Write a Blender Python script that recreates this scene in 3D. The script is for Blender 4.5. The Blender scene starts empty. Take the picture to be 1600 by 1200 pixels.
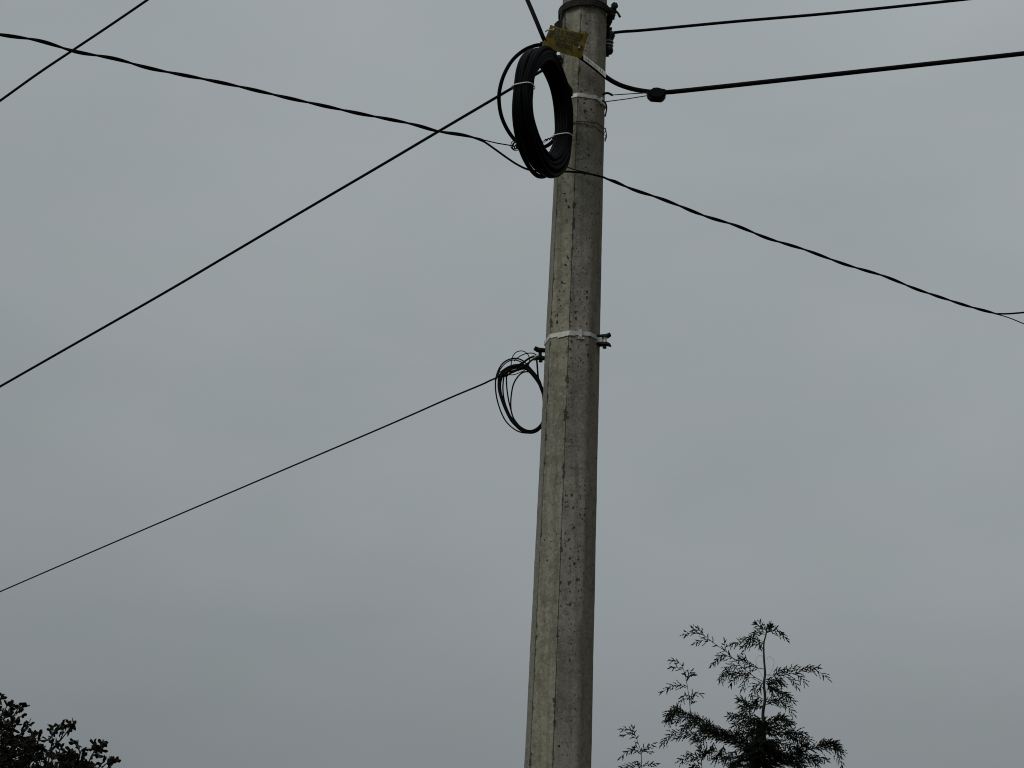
import bpy, math, random
from mathutils import Vector, Matrix, noise
R = math.radians
S = bpy.context.scene
COL = S.collection
rnd = random.Random(11)

# ------------------------------------------------------------------ camera
PITCH = R(20.0); FPX = 3200.0; CAM = Vector((0, 0, 1.6))
cd = bpy.data.cameras.new('camera'); cam = bpy.data.objects.new('camera', cd); COL.objects.link(cam)
cam.location = CAM; cam.rotation_euler = (R(90) + PITCH, 0, 0)
cd.sensor_width = 36; cd.lens = 36 * FPX / 1600; cd.clip_start = 0.05; cd.clip_end = 2000
S.camera = cam

# ------------------------------------------------------------------ world: overcast sky
SUN_EL, SUN_AZ = R(42), R(-48)       # azimuth measured from behind the camera towards the left
w = bpy.data.worlds.new('World'); S.world = w; w.use_nodes = True
nt = w.node_tree; nt.nodes.clear(); N = nt.nodes.new; L = nt.links.new
out = N('ShaderNodeOutputWorld'); bg = N('ShaderNodeBackground'); bg.inputs['Strength'].default_value = 0.1
sky = N('ShaderNodeTexSky'); sky.sky_type = 'NISHITA'; sky.sun_disc = False
sky.sun_elevation = SUN_EL; sky.sun_rotation = R(180 + 48); sky.air_density = 1; sky.dust_density = 3
tc = N('ShaderNodeTexCoord')
sep = N('ShaderNodeSeparateXYZ'); L(tc.outputs['Generated'], sep.inputs[0])
# cloud mottling
mp = N('ShaderNodeMapping'); mp.inputs['Scale'].default_value = (1, 1, 2.2); L(tc.outputs['Generated'], mp.inputs[0])
n1 = N('ShaderNodeTexNoise'); n1.inputs['Scale'].default_value = 4.6; n1.inputs['Detail'].default_value = 4; n1.inputs['Roughness'].default_value = .45
n1.inputs['Distortion'].default_value = .35
L(mp.outputs[0], n1.inputs['Vector'])
n2 = N('ShaderNodeTexNoise'); n2.inputs['Scale'].default_value = 16; n2.inputs['Detail'].default_value = 3; L(mp.outputs[0], n2.inputs['Vector'])
cr = N('ShaderNodeValToRGB'); L(n1.outputs['Fac'], cr.inputs[0])
cr.color_ramp.elements[0].position = .34; cr.color_ramp.elements[0].color = (8.78, 9.72, 10.08, 1)
cr.color_ramp.elements[1].position = .66; cr.color_ramp.elements[1].color = (9.66, 10.56, 10.90, 1)
hue = N('ShaderNodeMix'); hue.data_type = 'RGBA'; L(n2.outputs['Fac'], hue.inputs[0])
hue.inputs[6].default_value = (.975, 1.0, .985, 1); hue.inputs[7].default_value = (1.025, 1.0, 1.02, 1)
m1 = N('ShaderNodeMix'); m1.data_type = 'RGBA'; m1.blend_type = 'MULTIPLY'; m1.inputs[0].default_value = 1
L(cr.outputs[0], m1.inputs[6]); L(hue.outputs[2], m1.inputs[7])
# brighter overhead, duller towards the horizon
el = N('ShaderNodeValToRGB'); L(sep.outputs['Z'], el.inputs[0]); er = el.color_ramp
er.elements[0].position = .10; er.elements[0].color = (.215, .215, .215, 1); er.elements[1].position = 1; er.elements[1].color = (.46, .46, .46, 1)
for p_, v_ in ((.187, .250), (.24, .286), (.334, .318), (.45, .343), (.56, .37)):
    e_ = er.elements.new(p_); e_.color = (v_, v_, v_, 1)
# sky dimmed far right, out of view, added to darken the pole's right face
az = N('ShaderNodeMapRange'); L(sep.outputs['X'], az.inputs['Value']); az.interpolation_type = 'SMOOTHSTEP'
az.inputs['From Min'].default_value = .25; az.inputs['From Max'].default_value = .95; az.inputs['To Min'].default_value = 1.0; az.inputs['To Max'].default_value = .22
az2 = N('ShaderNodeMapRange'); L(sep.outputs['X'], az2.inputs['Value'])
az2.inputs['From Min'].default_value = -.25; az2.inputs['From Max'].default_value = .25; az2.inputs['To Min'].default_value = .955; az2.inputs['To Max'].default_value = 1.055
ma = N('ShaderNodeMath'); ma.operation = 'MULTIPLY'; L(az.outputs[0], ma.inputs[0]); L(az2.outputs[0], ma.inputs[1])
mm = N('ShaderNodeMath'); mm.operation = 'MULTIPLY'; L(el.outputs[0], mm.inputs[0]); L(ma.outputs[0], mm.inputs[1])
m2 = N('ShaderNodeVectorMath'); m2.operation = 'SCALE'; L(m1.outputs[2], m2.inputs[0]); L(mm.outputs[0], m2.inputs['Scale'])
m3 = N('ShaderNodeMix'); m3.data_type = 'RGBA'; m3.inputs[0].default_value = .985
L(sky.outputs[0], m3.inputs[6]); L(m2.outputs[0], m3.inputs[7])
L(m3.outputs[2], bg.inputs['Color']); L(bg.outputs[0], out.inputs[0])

# ------------------------------------------------------------------ sun behind cloud
sd = bpy.data.lights.new('sun', 'SUN'); sd.energy = 0.75; sd.angle = R(14); sd.color = (1, .97, .9)
sun = bpy.data.objects.new('sun', sd); COL.objects.link(sun)
sdir = Vector((math.sin(SUN_AZ) * math.cos(SUN_EL), -math.cos(SUN_AZ) * math.cos(SUN_EL), math.sin(SUN_EL)))
sun.rotation_euler = sdir.to_track_quat('Z', 'Y').to_euler(); sun.location = (0, 0, 20)

S.view_settings.view_transform = 'Standard'; S.view_settings.look = 'None'
S.view_settings.exposure = 0; S.view_settings.gamma = 1; S.view_settings.use_curve_mapping = False
S.render.engine = 'CYCLES'; S.cycles.filter_width = 1.05

# ------------------------------------------------------------------ helpers
FW = Vector((0, math.cos(PITCH), math.sin(PITCH))); UP = Vector((0, -math.sin(PITCH), math.cos(PITCH)))
def P(px, py, d):
    """world point seen along a photograph position, at horizontal distance d"""
    r = Vector(((px - 800) / FPX, 0, 0)) + UP * ((600 - py) / FPX) + FW
    return CAM + r * (d / r.y)

def link(name, verts, faces, m, parent=None, smooth=False, uvs=None):
    me = bpy.data.meshes.new(name); me.from_pydata([tuple(v) for v in verts], [], faces); me.update()
    if uvs:
        ul = me.uv_layers.new(name='UVMap')
        for lp in me.loops: ul.data[lp.index].uv = uvs[lp.vertex_index]
    if smooth:
        me.polygons.foreach_set('use_smooth', [True] * len(me.polygons))
    o = bpy.data.objects.new(name, me); COL.objects.link(o); me.materials.append(m)
    if parent:
        o.parent = parent; o.matrix_parent_inverse = Matrix.Translation(-parent.location)
    return o

def tag(o, label=None, cat=None, group=None, kind=None):
    for k, v in (('label', label), ('category', cat), ('group', group), ('kind', kind)):
        if v: o[k] = v
    return o

def thing(name, loc, label, cat, group=None):
    o = bpy.data.objects.new(name, None); COL.objects.link(o); o.location = loc; o.empty_display_size = .05
    return tag(o, label, cat, group)

class MB:
    def __init__(s): s.v = []; s.f = []
    def add(s, v, f):
        b = len(s.v); s.v += [Vector(q) for q in v]; s.f += [tuple(i + b for i in q) for q in f]
    def tube(s, pts, rad, n=8, closed=False):
        pts = [Vector(p) for p in pts]; m = len(pts)
        if m < 2: return
        rr = rad if isinstance(rad, (list, tuple)) else [rad] * m
        tg = []
        for i in range(m):
            a = pts[(i - 1) % m] if (closed or i > 0) else pts[i]
            b = pts[(i + 1) % m] if (closed or i < m - 1) else pts[i]
            t = (b - a); tg.append(t.normalized() if t.length > 1e-9 else Vector((0, 0, 1)))
        u = tg[0].orthogonal().normalized(); vs = []
        for i in range(m):
            u = (u - tg[i] * u.dot(tg[i]))
            u = u.normalized() if u.length > 1e-6 else tg[i].orthogonal().normalized()
            w_ = tg[i].cross(u)
            for k in range(n):
                a = 2 * math.pi * k / n
                vs.append(pts[i] + (u * math.cos(a) + w_ * math.sin(a)) * rr[i])
        fs = []
        for i in range(m if closed else m - 1):
            j = (i + 1) % m
            for k in range(n):
                l = (k + 1) % n; fs.append((i * n + k, i * n + l, j * n + l, j * n + k))
        if not closed:
            fs.append(tuple(range(n - 1, -1, -1))); fs.append(tuple((m - 1) * n + k for k in range(n)))
        s.add(vs, fs)
    def prism(s, poly, ext):
        """poly: world points of an outline, ext: vector"""
        n = len(poly); v = [Vector(p) - ext / 2 for p in poly] + [Vector(p) + ext / 2 for p in poly]
        f = [tuple(range(n - 1, -1, -1)), tuple(range(n, 2 * n))] + [(i, (i + 1) % n, n + (i + 1) % n, n + i) for i in range(n)]
        s.add(v, f)
    def sweep(s, pts, outs, ups, h, t, closed=False):
        """flat strap: centre points, outward vectors, up vectors"""
        m = len(pts); vs = []
        for p, o, u in zip(pts, outs, ups):
            vs += [p - u * h / 2, p + u * h / 2, p + u * h / 2 + o * t, p - u * h / 2 + o * t]
        fs = []
        for i in range(m if closed else m - 1):
            j = (i + 1) % m
            for k in range(4):
                l = (k + 1) % 4; fs.append((i * 4 + k, i * 4 + l, j * 4 + l, j * 4 + k))
        if not closed: fs += [(3, 2, 1, 0), tuple((m - 1) * 4 + k for k in range(4))]
        s.add(vs, fs)
    def box(s, c, ax, ay, az):
        """centre and three half-axis vectors"""
        c = Vector(c); v = []
        for z in (-1, 1):
            for y, x in ((-1, -1), (-1, 1), (1, 1), (1, -1)): v.append(c + ax * x + ay * y + az * z)
        s.add(v, [(3, 2, 1, 0), (4, 5, 6, 7), (0, 1, 5, 4), (1, 2, 6, 5), (2, 3, 7, 6), (3, 0, 4, 7)])
    def lathe(s, c, axis, prof, n=20):
        axis = axis.normalized(); u = axis.orthogonal().normalized(); w_ = axis.cross(u); vs = []; fs = []
        for (r, h) in prof:
            for k in range(n):
                a = 2 * math.pi * k / n; vs.append(Vector(c) + axis * h + (u * math.cos(a) + w_ * math.sin(a)) * r)
        for i in range(len(prof) - 1):
            for k in range(n):
                l = (k + 1) % n; fs.append((i * n + k, i * n + l, (i + 1) * n + l, (i + 1) * n + k))
        fs.append(tuple(range(n - 1, -1, -1))); fs.append(tuple((len(prof) - 1) * n + k for k in range(n)))
        s.add(vs, fs)
    def build(s, name, m, parent=None, smooth=False): return link(name, s.v, s.f, m, parent, smooth)

def smooth_path(pts, step=6, closed=False):
    pts = [Vector(p) for p in pts]; n = len(pts); res = []
    rng = range(n) if closed else range(n - 1)
    for i in rng:
        p1, p2 = pts[i], pts[(i + 1) % n]
        p0 = pts[(i - 1) % n] if (closed or i > 0) else p1 * 2 - p2
        p3 = pts[(i + 2) % n] if (closed or i < n - 2) else p2 * 2 - p1
        for k in range(step):
            t = k / step
            res.append(.5 * ((2 * p1) + (p2 - p0) * t + (2 * p0 - 5 * p1 + 4 * p2 - p3) * t * t + (3 * p1 - p0 - 3 * p2 + p3) * t ** 3))
    if not closed: res.append(pts[-1])
    return res

# ------------------------------------------------------------------ materials
def mat(name, col, rough=.6, metal=0, var=.25, scale=30, bump=0, spec=.5, col2=None):
    m = bpy.data.materials.new(name); m.use_nodes = True; t = m.node_tree; b = t.nodes['Principled BSDF']
    b.inputs['Roughness'].default_value = rough; b.inputs['Metallic'].default_value = metal; b.inputs['Specular IOR Level'].default_value = spec
    tc = t.nodes.new('ShaderNodeTexCoord'); n = t.nodes.new('ShaderNodeTexNoise'); n.inputs['Scale'].default_value = scale; n.inputs['Detail'].default_value = 5
    t.links.new(tc.outputs['Object'], n.inputs['Vector'])
    r = t.nodes.new('ShaderNodeValToRGB'); t.links.new(n.outputs['Fac'], r.inputs[0])
    c2 = col2 or tuple(c * (1 - var) for c in col)
    r.color_ramp.elements[0].position = .35; r.color_ramp.elements[0].color = (*c2, 1)
    r.color_ramp.elements[1].position = .65; r.color_ramp.elements[1].color = (*[min(1, c * (1 + var * .5)) for c in col], 1)
    t.links.new(r.outputs[0], b.inputs['Base Color'])
    if bump:
        bp = t.nodes.new('ShaderNodeBump'); bp.inputs['Strength'].default_value = bump; bp.inputs['Distance'].default_value = .003
        t.links.new(n.outputs['Fac'], bp.inputs['Height']); t.links.new(bp.outputs[0], b.inputs['Normal'])
    return m

M_CABLE = mat('black_polyethylene', (.006, .006, .007), .6, 0, .3, 40, spec=.07)
M_CABLE2 = mat('black_polyethylene_sheath', (.0022, .0025, .0034), .5, 0, .3, 60, spec=.035)
M_DROP = mat('black_drop_wire', (.007, .0065, .0065), .6, 0, .3, 50, spec=.07)
M_STEELWIRE = mat('dull_steel_wire', (.05, .05, .05), .6, .3, .4, 80)
M_DARKMETAL = mat('weathered_dark_metal', (.026, .023, .020), .75, .1, .5, 50, .3, spec=.2)
M_BLACKPLAS = mat('black_plastic', (.006, .006, .006), .55, 0, .2, 40, spec=.07)
M_BAND = mat('pale_galvanised_strap', (.62, .61, .57), .5, .25, .28, 45, .2)
M_WHITE = mat('white_nylon', (.62, .62, .58), .5, 0, .15, 60)
M_TAG = mat('dirty_white_tag', (.60, .60, .54), .6, 0, .3, 60)
M_YELLOW = mat('faded_yellow_plastic', (.235, .165, .009), .6, 0, .35, 25, col2=(.145, .100, .007), spec=.2)
M_INK = mat('black_ink', (.012, .010, .008), .6, 0, .2, 80)
M_BARK = mat('dark_bark', (.018, .014, .010), .9, 0, .5, 20, .6)
M_NEEDLE = mat('cypress_foliage', (.013, .016, .009), .8, 0, .5, 4, spec=.08)
M_LEAF = mat('small_leathery_leaves', (.014, .014, .009), .7, 0, .5, 6, spec=.1, col2=(.009, .007, .004))
M_PORC = mat('glazed_insulator', (.010, .009, .009), .4, 0, .3, 30, spec=.3)

# ------------------------------------------------------------------ pole geometry
PD = 7.6                       # horizontal distance to the pole axis
def axis_px(py): return 913.8 + (py - 0) * (871.3 - 913.8) / 1200
def rad_px(py): return 36.0 + py * (54.6 - 36.0) / 1200
_b = P(axis_px(1200), 1200, PD); _t = P(axis_px(0), 0, PD)
def depth_of(p): return (p - CAM).dot(FW)
_rb = rad_px(1200) * depth_of(_b) / FPX; _rt = rad_px(0) * depth_of(_t) / FPX
AX = (_t - _b).normalized(); ZB, ZT = _b.z, _t.z
def axis_at(z): return _b + (_t - _b) * ((z - ZB) / (ZT - ZB))
def rad_at(z): return _rb + (_rt - _rb) * ((z - ZB) / (ZT - ZB))
PHI = R(-9)
def octr(a):
    """apothem factor of the octagon in direction a"""
    k = (a - PHI - math.pi / 8) % (math.pi / 4)
    k = min(k, math.pi / 4 - k) if False else ((a - PHI) % (math.pi / 4)) - math.pi / 8
    return math.cos(math.pi / 8) / math.cos(k)
def pole_pt(a, z, off=0, circ=False):
    """a = 0 faces the camera, positive to the right"""
    r = rad_at(z) * (1 if circ else octr(a)) + off
    return axis_at(z) + Vector((math.sin(a), -math.cos(a), 0)) * r
def z_of(py, front=1):
    """height of the pole's front face at photograph row py"""
    lo, hi = 0., 12.
    for _ in range(50):
        m = (lo + hi) / 2; p = pole_pt(0, m) if front else axis_at(m)
        q = p - CAM; y = 600 - FPX * q.dot(UP) / q.dot(FW)
        if y > py: lo = m
        else: hi = m
    return (lo + hi) / 2

# concrete: mould seams, pits, chips, stains belong to the surface itself
def concrete():
    m = bpy.data.materials.new('cast_concrete'); m.use_nodes = True; t = m.node_tree; b = t.nodes['Principled BSDF']; n = t.nodes.new; l = t.links.new
    b.inputs['Roughness'].default_value = .9; b.inputs['Specular IOR Level'].default_value = .2
    uv = n('ShaderNodeUVMap'); uv.uv_map = 'UVMap'; sp = n('ShaderNodeSeparateXYZ'); l(uv.outputs[0], sp.inputs[0])
    tc = n('ShaderNodeTexCoord')
    def math_(op, a, c=None, clamp=False):
        k = n('ShaderNodeMath'); k.operation = op; k.use_clamp = clamp
        for i, x in enumerate((a, c)):
            if x is None: continue
            if isinstance(x, (int, float)): k.inputs[i].default_value = x
            else: l(x, k.inputs[i])
        return k.outputs[0]
    def noise_(scale, detail=5, rough=.6, vec=None, dist=0):
        k = n('ShaderNodeTexNoise'); k.inputs['Scale'].default_value = scale; k.inputs['Detail'].default_value = detail
        k.inputs['Roughness'].default_value = rough; k.inputs['Distortion'].default_value = dist
        l(vec or tc.outputs['Object'], k.inputs['Vector']); return k.outputs['Fac']
    def ramp(x, a, c, lo=0., hi=1.):
        k = n('ShaderNodeMapRange'); k.interpolation_type = 'SMOOTHSTEP'; l(x, k.inputs['Value'])
        k.inputs['From Min'].default_value = a; k.inputs['From Max'].default_value = c; k.inputs['To Min'].default_value = lo; k.inputs['To Max'].default_value = hi
        return k.outputs[0]
    def vor(scale, stretch):
        mpp = n('ShaderNodeMapping'); mpp.inputs['Scale'].default_value = stretch; l(tc.outputs['Object'], mpp.inputs[0])
        k = n('ShaderNodeTexVoronoi'); k.inputs['Scale'].default_value = scale; l(mpp.outputs[0], k.inputs['Vector']); return k
    def mixc(f, a, c):
        k = n('ShaderNodeMix'); k.data_type = 'RGBA'
        if isinstance(f, float): k.inputs[0].default_value = f
        else: l(f, k.inputs[0])
        for i, x in ((6, a), (7, c)):
            if isinstance(x, tuple): k.inputs[i].default_value = (*x, 1)
            else: l(x, k.inputs[i])
        return k.outputs[2]
    # uv.x: face index (0..8) counted from the seam left of centre; uv.y metres of height
    face = math_('FLOOR', sp.outputs[0]); frac = math_('FRACT', sp.outputs[0])
    isL = math_('COMPARE', face, 7.0); t.nodes[-1].inputs[2].default_value = .1       # olive left face
    isR = math_('COMPARE', face, 0.0); t.nodes[-1].inputs[2].default_value = .1       # pitted front face
    big = noise_(3.2, 6, .65); mid = noise_(14, 6, .7); fine = noise_(90, 4, .7)
    streak_map = n('ShaderNodeMapping'); streak_map.inputs['Scale'].default_value = (26, 26, 1.6); l(tc.outputs['Object'], streak_map.inputs[0])
    streak = noise_(1, 4, .6, streak_map.outputs[0])
    base = mixc(ramp(big, .38, .62), (.205, .180, .148), (.350, .312, .262))
    base = mixc(math_('MULTIPLY', isL, .9), base, mixc(ramp(mid, .35, .68), (.190, .178, .128), (.385, .362, .268)))
    isS = math_('COMPARE', face, 6.0); t.nodes[-1].inputs[2].default_value = .1       # darker, greyer side face
    isD = math_('COMPARE', face, 1.0); t.nodes[-1].inputs[2].default_value = .1       # browner side face
    base = mixc(math_('MULTIPLY', isS, .8), base, (.165, .172, .150))
    base = mixc(math_('MULTIPLY', isD, .75), base, mixc(ramp(mid, .35, .65), (.225, .170, .125), (.330, .262, .200)))
    base = mixc(ramp(streak, .48, .66, 0, .5), base, (.105, .092, .074))
    base = mixc(ramp(streak, .50, .34, 0, .22), base, (.36, .345, .30))
    base = mixc(ramp(mid, .52, .66, 0, .5), base, (.125, .108, .086))
    base = mixc(ramp(noise_(38, 5, .75, None, .6), .52, .62, 0, .62), base, (.130, .115, .092))
    base = mixc(ramp(noise_(75, 4, .7), .53, .64, 0, .5), base, (.42, .40, .35))
    base = mixc(ramp(fine, .35, .75, 0, .30), base, (.31, .30, .27))
    base = mixc(math_('MULTIPLY', ramp(noise_(8, 5, .7, None, .8), .60, .70), .3), base, (.34, .33, .30))
    # pits: ragged blow-holes of mixed size, thick in some patches and absent in others
    wn = n('ShaderNodeTexNoise'); wn.inputs['Scale'].default_value = 130; wn.inputs['Detail'].default_value = 3; l(tc.outputs['Object'], wn.inputs['Vector'])
    ws = n('ShaderNodeVectorMath'); ws.operation = 'SCALE'; ws.inputs['Scale'].default_value = .011; l(wn.outputs['Color'], ws.inputs[0])
    wa = n('ShaderNodeVectorMath'); wa.operation = 'ADD'; l(tc.outputs['Object'], wa.inputs[0]); l(ws.outputs[0], wa.inputs[1])
    def pits(scale, stretch, keep, thr0, cut):
        mpp = n('ShaderNodeMapping'); mpp.inputs['Scale'].default_value = stretch; l(wa.outputs[0], mpp.inputs[0])
        k = n('ShaderNodeTexVoronoi'); k.inputs['Scale'].default_value = scale; l(mpp.outputs[0], k.inputs['Vector'])
        c_ = n('ShaderNodeSeparateColor'); l(k.outputs['Color'], c_.inputs[0])
        th = math_('MULTIPLY', math_('MULTIPLY', thr0, ramp(c_.outputs[1], 0, 1, .25, 1)), cut)
        return math_('MULTIPLY', math_('LESS_THAN', k.outputs['Distance'], th), math_('GREATER_THAN', c_.outputs[0], keep))
    dens = noise_(4.2, 4, .65)
    fr_ = math_('ADD', math_('MULTIPLY', isR, .45), .55)
    patch = math_('MULTIPLY', ramp(dens, .36, .56, .45, 1), fr_)
    pitA = pits(62, (1, 1, .7), .50, .34, patch)
    pitC = pits(105, (1, 1, .8), .55, .36, patch)
    pitB = pits(30, (1, 1, .5), .62, .16, math_('ADD', .35, math_('MULTIPLY', ramp(noise_(3, 3), .4, .6), .65)))
    pit = math_('MAXIMUM', math_('MAXIMUM', pitA, pitC), pitB)
    # mould seams at some edges, frayed by noise
    edge = math_('MINIMUM', frac, math_('SUBTRACT', 1.0, frac))           # 0 at an edge
    sn = noise_(22, 6, .75); wid = math_('ADD', .016, math_('MULTIPLY', ramp(sn, .50, .76), .17))
    left_zone = math_('MULTIPLY', math_('GREATER_THAN', sp.outputs[0], 6.5), 1.0)
    zone = math_('MAXIMUM', left_zone, math_('LESS_THAN', sp.outputs[0], .10))
    seam = math_('MULTIPLY', math_('LESS_THAN', edge, wid), zone)
    seam = math_('MULTIPLY', seam, ramp(noise_(6, 3), .30, .45, .55, 1))
    # form-board ridges seen as short level scratches
    smap = n('ShaderNodeMapping'); smap.inputs['Scale'].default_value = (10, 10, 120); l(tc.outputs['Object'], smap.inputs[0])
    scr = math_('MULTIPLY', ramp(noise_(1, 2, .5, smap.outputs[0]), .66, .72), ramp(big, .5, .6))
    dark = math_('MAXIMUM', pit, seam)
    base = mixc(math_('MULTIPLY', scr, .35), base, (.10, .095, .08))
    base = mixc(math_('MULTIPLY', dark, math_('ADD', .62, math_('MULTIPLY', fine, .4))), base, (.024, .021, .017))
    l(base, b.inputs['Base Color'])
    h = math_('ADD', math_('MULTIPLY', dark, -1.0), math_('ADD', math_('MULTIPLY', mid, .9), math_('MULTIPLY', fine, .25)))
    bp = n('ShaderNodeBump'); bp.inputs['Strength'].default_value = .9; bp.inputs['Distance'].default_value = .006
    l(h, bp.inputs['Height']); l(bp.outputs[0], b.inputs['Normal'])
    return m
M_CONC = concrete()

# ------------------------------------------------------------------ ground
gm = mat('rough_grass_ground', (.06, .075, .03), .95, 0, .5, 1.5, .5)
M_ASPH = mat('worn_asphalt', (.05, .05, .05), .9, 0, .3, 8, .3)
g = [(-300, -300, 0), (300, -300, 0), (300, 300, 0), (-300, 300, 0)]
tag(link('ground', g, [(0, 1, 2, 3)], gm), kind='structure')
tag(link('road', [(-300, -4.5, .004), (300, -4.5, .004), (300, 2.2, .004), (-300, 2.2, .004)], [(0, 1, 2, 3)], M_ASPH), kind='structure')

# ------------------------------------------------------------------ utility pole
def build_pole():
    root = thing('utility_pole', axis_at(0), 'tall tapering octagonal concrete pole, pitted and seamed, rising to the top of the picture', 'utility pole')
    v, f, uvs = [], [], []
    H = 9.2; nz = 620
    zs = [H * i / nz for i in range(nz + 1)]
    FR = (0, .03, .07, .12, .18, .24, .35, .5, .65, .76, .82, .88, .93, .97)
    cols = [(k, fr) for k in range(8) for fr in FR] + [(8, 0.)]
    SHARP = (7, 0, 8)                       # arrises with a mould seam stay crisp, the others are rounded
    side = .765
    for z in zs:
        r = rad_at(z); c = axis_at(z)
        for (k, fr) in cols:
            a0 = PHI + k * math.pi / 4; a1 = a0 + math.pi / 4
            p0 = Vector((math.sin(a0), -math.cos(a0), 0)); p1 = Vector((math.sin(a1), -math.cos(a1), 0))
            d = p0.lerp(p1, fr); p = c + d * r
            e, ek = (fr, k) if fr < .5 else (1 - fr, k + 1)
            wv = .06 if ek in SHARP else .24
            if e < wv: p -= d.normalized() * (.207 * wv * side * r * (1 - e / wv) ** 2)
            q = Vector((p.x * 6, p.y * 6, p.z * 6))
            amp = .0010 * noise.noise(q) + .0011 * noise.noise(q * 4.1) * min(1, e * 6)
            if e < .07 and ek in SHARP:
                amp -= max(0, noise.noise(Vector((ek % 8 * 3.7, 0, z * 9))) - .18) * .012 * (1 - e / .07)
            v.append(p + d.normalized() * amp); uvs.append((k + fr, z))
    nc = len(cols)
    for i in range(nz):
        for j in range(nc - 1):
            f.append((i * nc + j, i * nc + j + 1, (i + 1) * nc + j + 1, (i + 1) * nc + j))
    o = link('shaft', v, f, M_CONC, root, True, uvs)
    cap = MB(); z = H; cap.prism([pole_pt(PHI + k * math.pi / 4, z, -.001) for k in range(8)], Vector((0, 0, .004)))
    cap.build('end_cap', M_CONC, root)
    # worn stamped marks running down the left face: small hollow-looking grooves
    gmat = mat('dark_groove', (.05, .045, .036), .95, 0, .4, 60)
    marks = [(885, 397, 889, 406, 2.0), (881, 410, 886, 415, 2.2), (884, 427, 887, 431, 1.6), (877, 436, 879, 441, 2.2), (880, 440, 884, 442, 1.4),
             (874, 450, 875, 453, 1.8), (880, 452, 881.5, 455, 1.8), (872, 463, 875.5, 467, 1.6), (875, 474, 876.5, 476, 2.2), (870, 485, 871, 492, 1.8), (870, 496, 870.5, 503, 2.0),
             (883, 307, 886, 315, 2.0), (887, 319, 890, 325, 2.2), (880, 298, 884, 300, 1.4), (871, 1164, 874, 1167, 2)]
    for (x0, y0, x1, y1, wd) in marks:
        pts = []
        for i in range(5):
            t = i / 4; px = x0 + (x1 - x0) * t; py = y0 + (y1 - y0) * t
            z = z_of(py); bx = axis_px(py); s_ = (px - bx) / rad_px(py)
            # find the direction on the octagon whose lateral offset matches
            best = min((abs(math.sin(q / 200) * octr(q / 200) - s_), q / 200) for q in range(-310, 200))[1]
            pts.append(pole_pt(best, z, -.0016))
        mk = MB(); mk.tube(pts, [wd * .0026 * k for k in (.35, .8, 1, .75, .3)], 5)
        mk.build('stamped_mark', gmat, root)
build_pole()

def ring(z, off, h, t, a0=0, a1=360, circ=False, tilt=0, n=96, tdir=0, th=0):
    m = MB(); pts = []; outs = []; ups = []
    full = (a1 - a0) >= 360; cnt = n if full else n + 1
    for i in range(cnt):
        a = R(a0 + (a1 - a0) * i / n)
        dz = tilt * math.sin(a - tdir)
        o = Vector((math.sin(a), -math.cos(a), 0))
        pts.append(pole_pt(a, z + dz, off, circ)); outs.append(o); ups.append(Vector((0, 0, 1)))
    m.sweep(pts, outs, ups, h, t, full); return m

# ------------------------------------------------------------------ dark clamp at the top
def top_clamp():
    z = z_of(5); root = thing('pole_clamp', pole_pt(0, z, 0), 'dark weathered steel clamp round the top of the pole with a bolt tail', 'clamp')
    b = ring(z - .001, .004, .030, .008, circ=True); b.build('band', M_DARKMETAL, root)
    m = MB(); a = R(84); c = pole_pt(a, z, .020, True)
    m.box(c + Vector((-.004, 0, -.002)), Vector((.016, 0, 0)), Vector((0, .020, 0)), Vector((.002, 0, .019)))
    m.box(c + Vector((.006, -.012, .010)), Vector((.011, 0, 0)), Vector((0, .012, 0)), Vector((0, 0, .012)))
    m.build('lug', M_DARKMETAL, root)
    m = MB(); m.tube([c + Vector((.008, -.05, .012)), c + Vector((.008, .04, .012))], .008, 10)
    m.lathe(c + Vector((.008, -.034, .012)), Vector((0, -1, 0)), [(.015, 0), (.015, .012)], 6)
    m.tube(smooth_path([c + Vector((.006, -.03, -.010)), P(964.5, 19.5, 7.56), P(968.5, 26, 7.53)]), .0052, 8)
    m.build('bolt', M_DARKMETAL, root)
    # hanger strip on the left, down to the small dark bracket behind the plate
    m = MB(); m.tube(smooth_path([P(878.5, 18, 7.55), P(877.2, 28, 7.55), P(876.3, 38, 7.54), P(877, 46, 7.54)]), .0062, 8)
    m.build('hanger_strip', M_DARKMETAL, root)
    m = MB(); m.prism([P(866, 40, 7.53), P(871, 35.5, 7.53), P(876, 33.5, 7.53), P(879, 34, 7.53), P(879, 50, 7.53), P(868, 48, 7.53)], Vector((0, .03, 0)))
    m.build('bracket', M_DARKMETAL, root)
    # right hand strap bellying down the side
    m = MB(); m.tube(smooth_path([P(953.5, 15, 7.6), P(953, 24, 7.6), P(952.5, 34, 7.6), P(950, 42, 7.62), P(950.5, 52, 7.64)]), [.012, .012, .012, .013, .013, .013, .013, .012, .012, .012, .012, .012, .011, .010, .009, .009, .008, .008, .007, .007, .007, .007, .007, .007, .008], 8)
    m.build('side_strap', M_DARKMETAL, root)
top_clamp()

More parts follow.
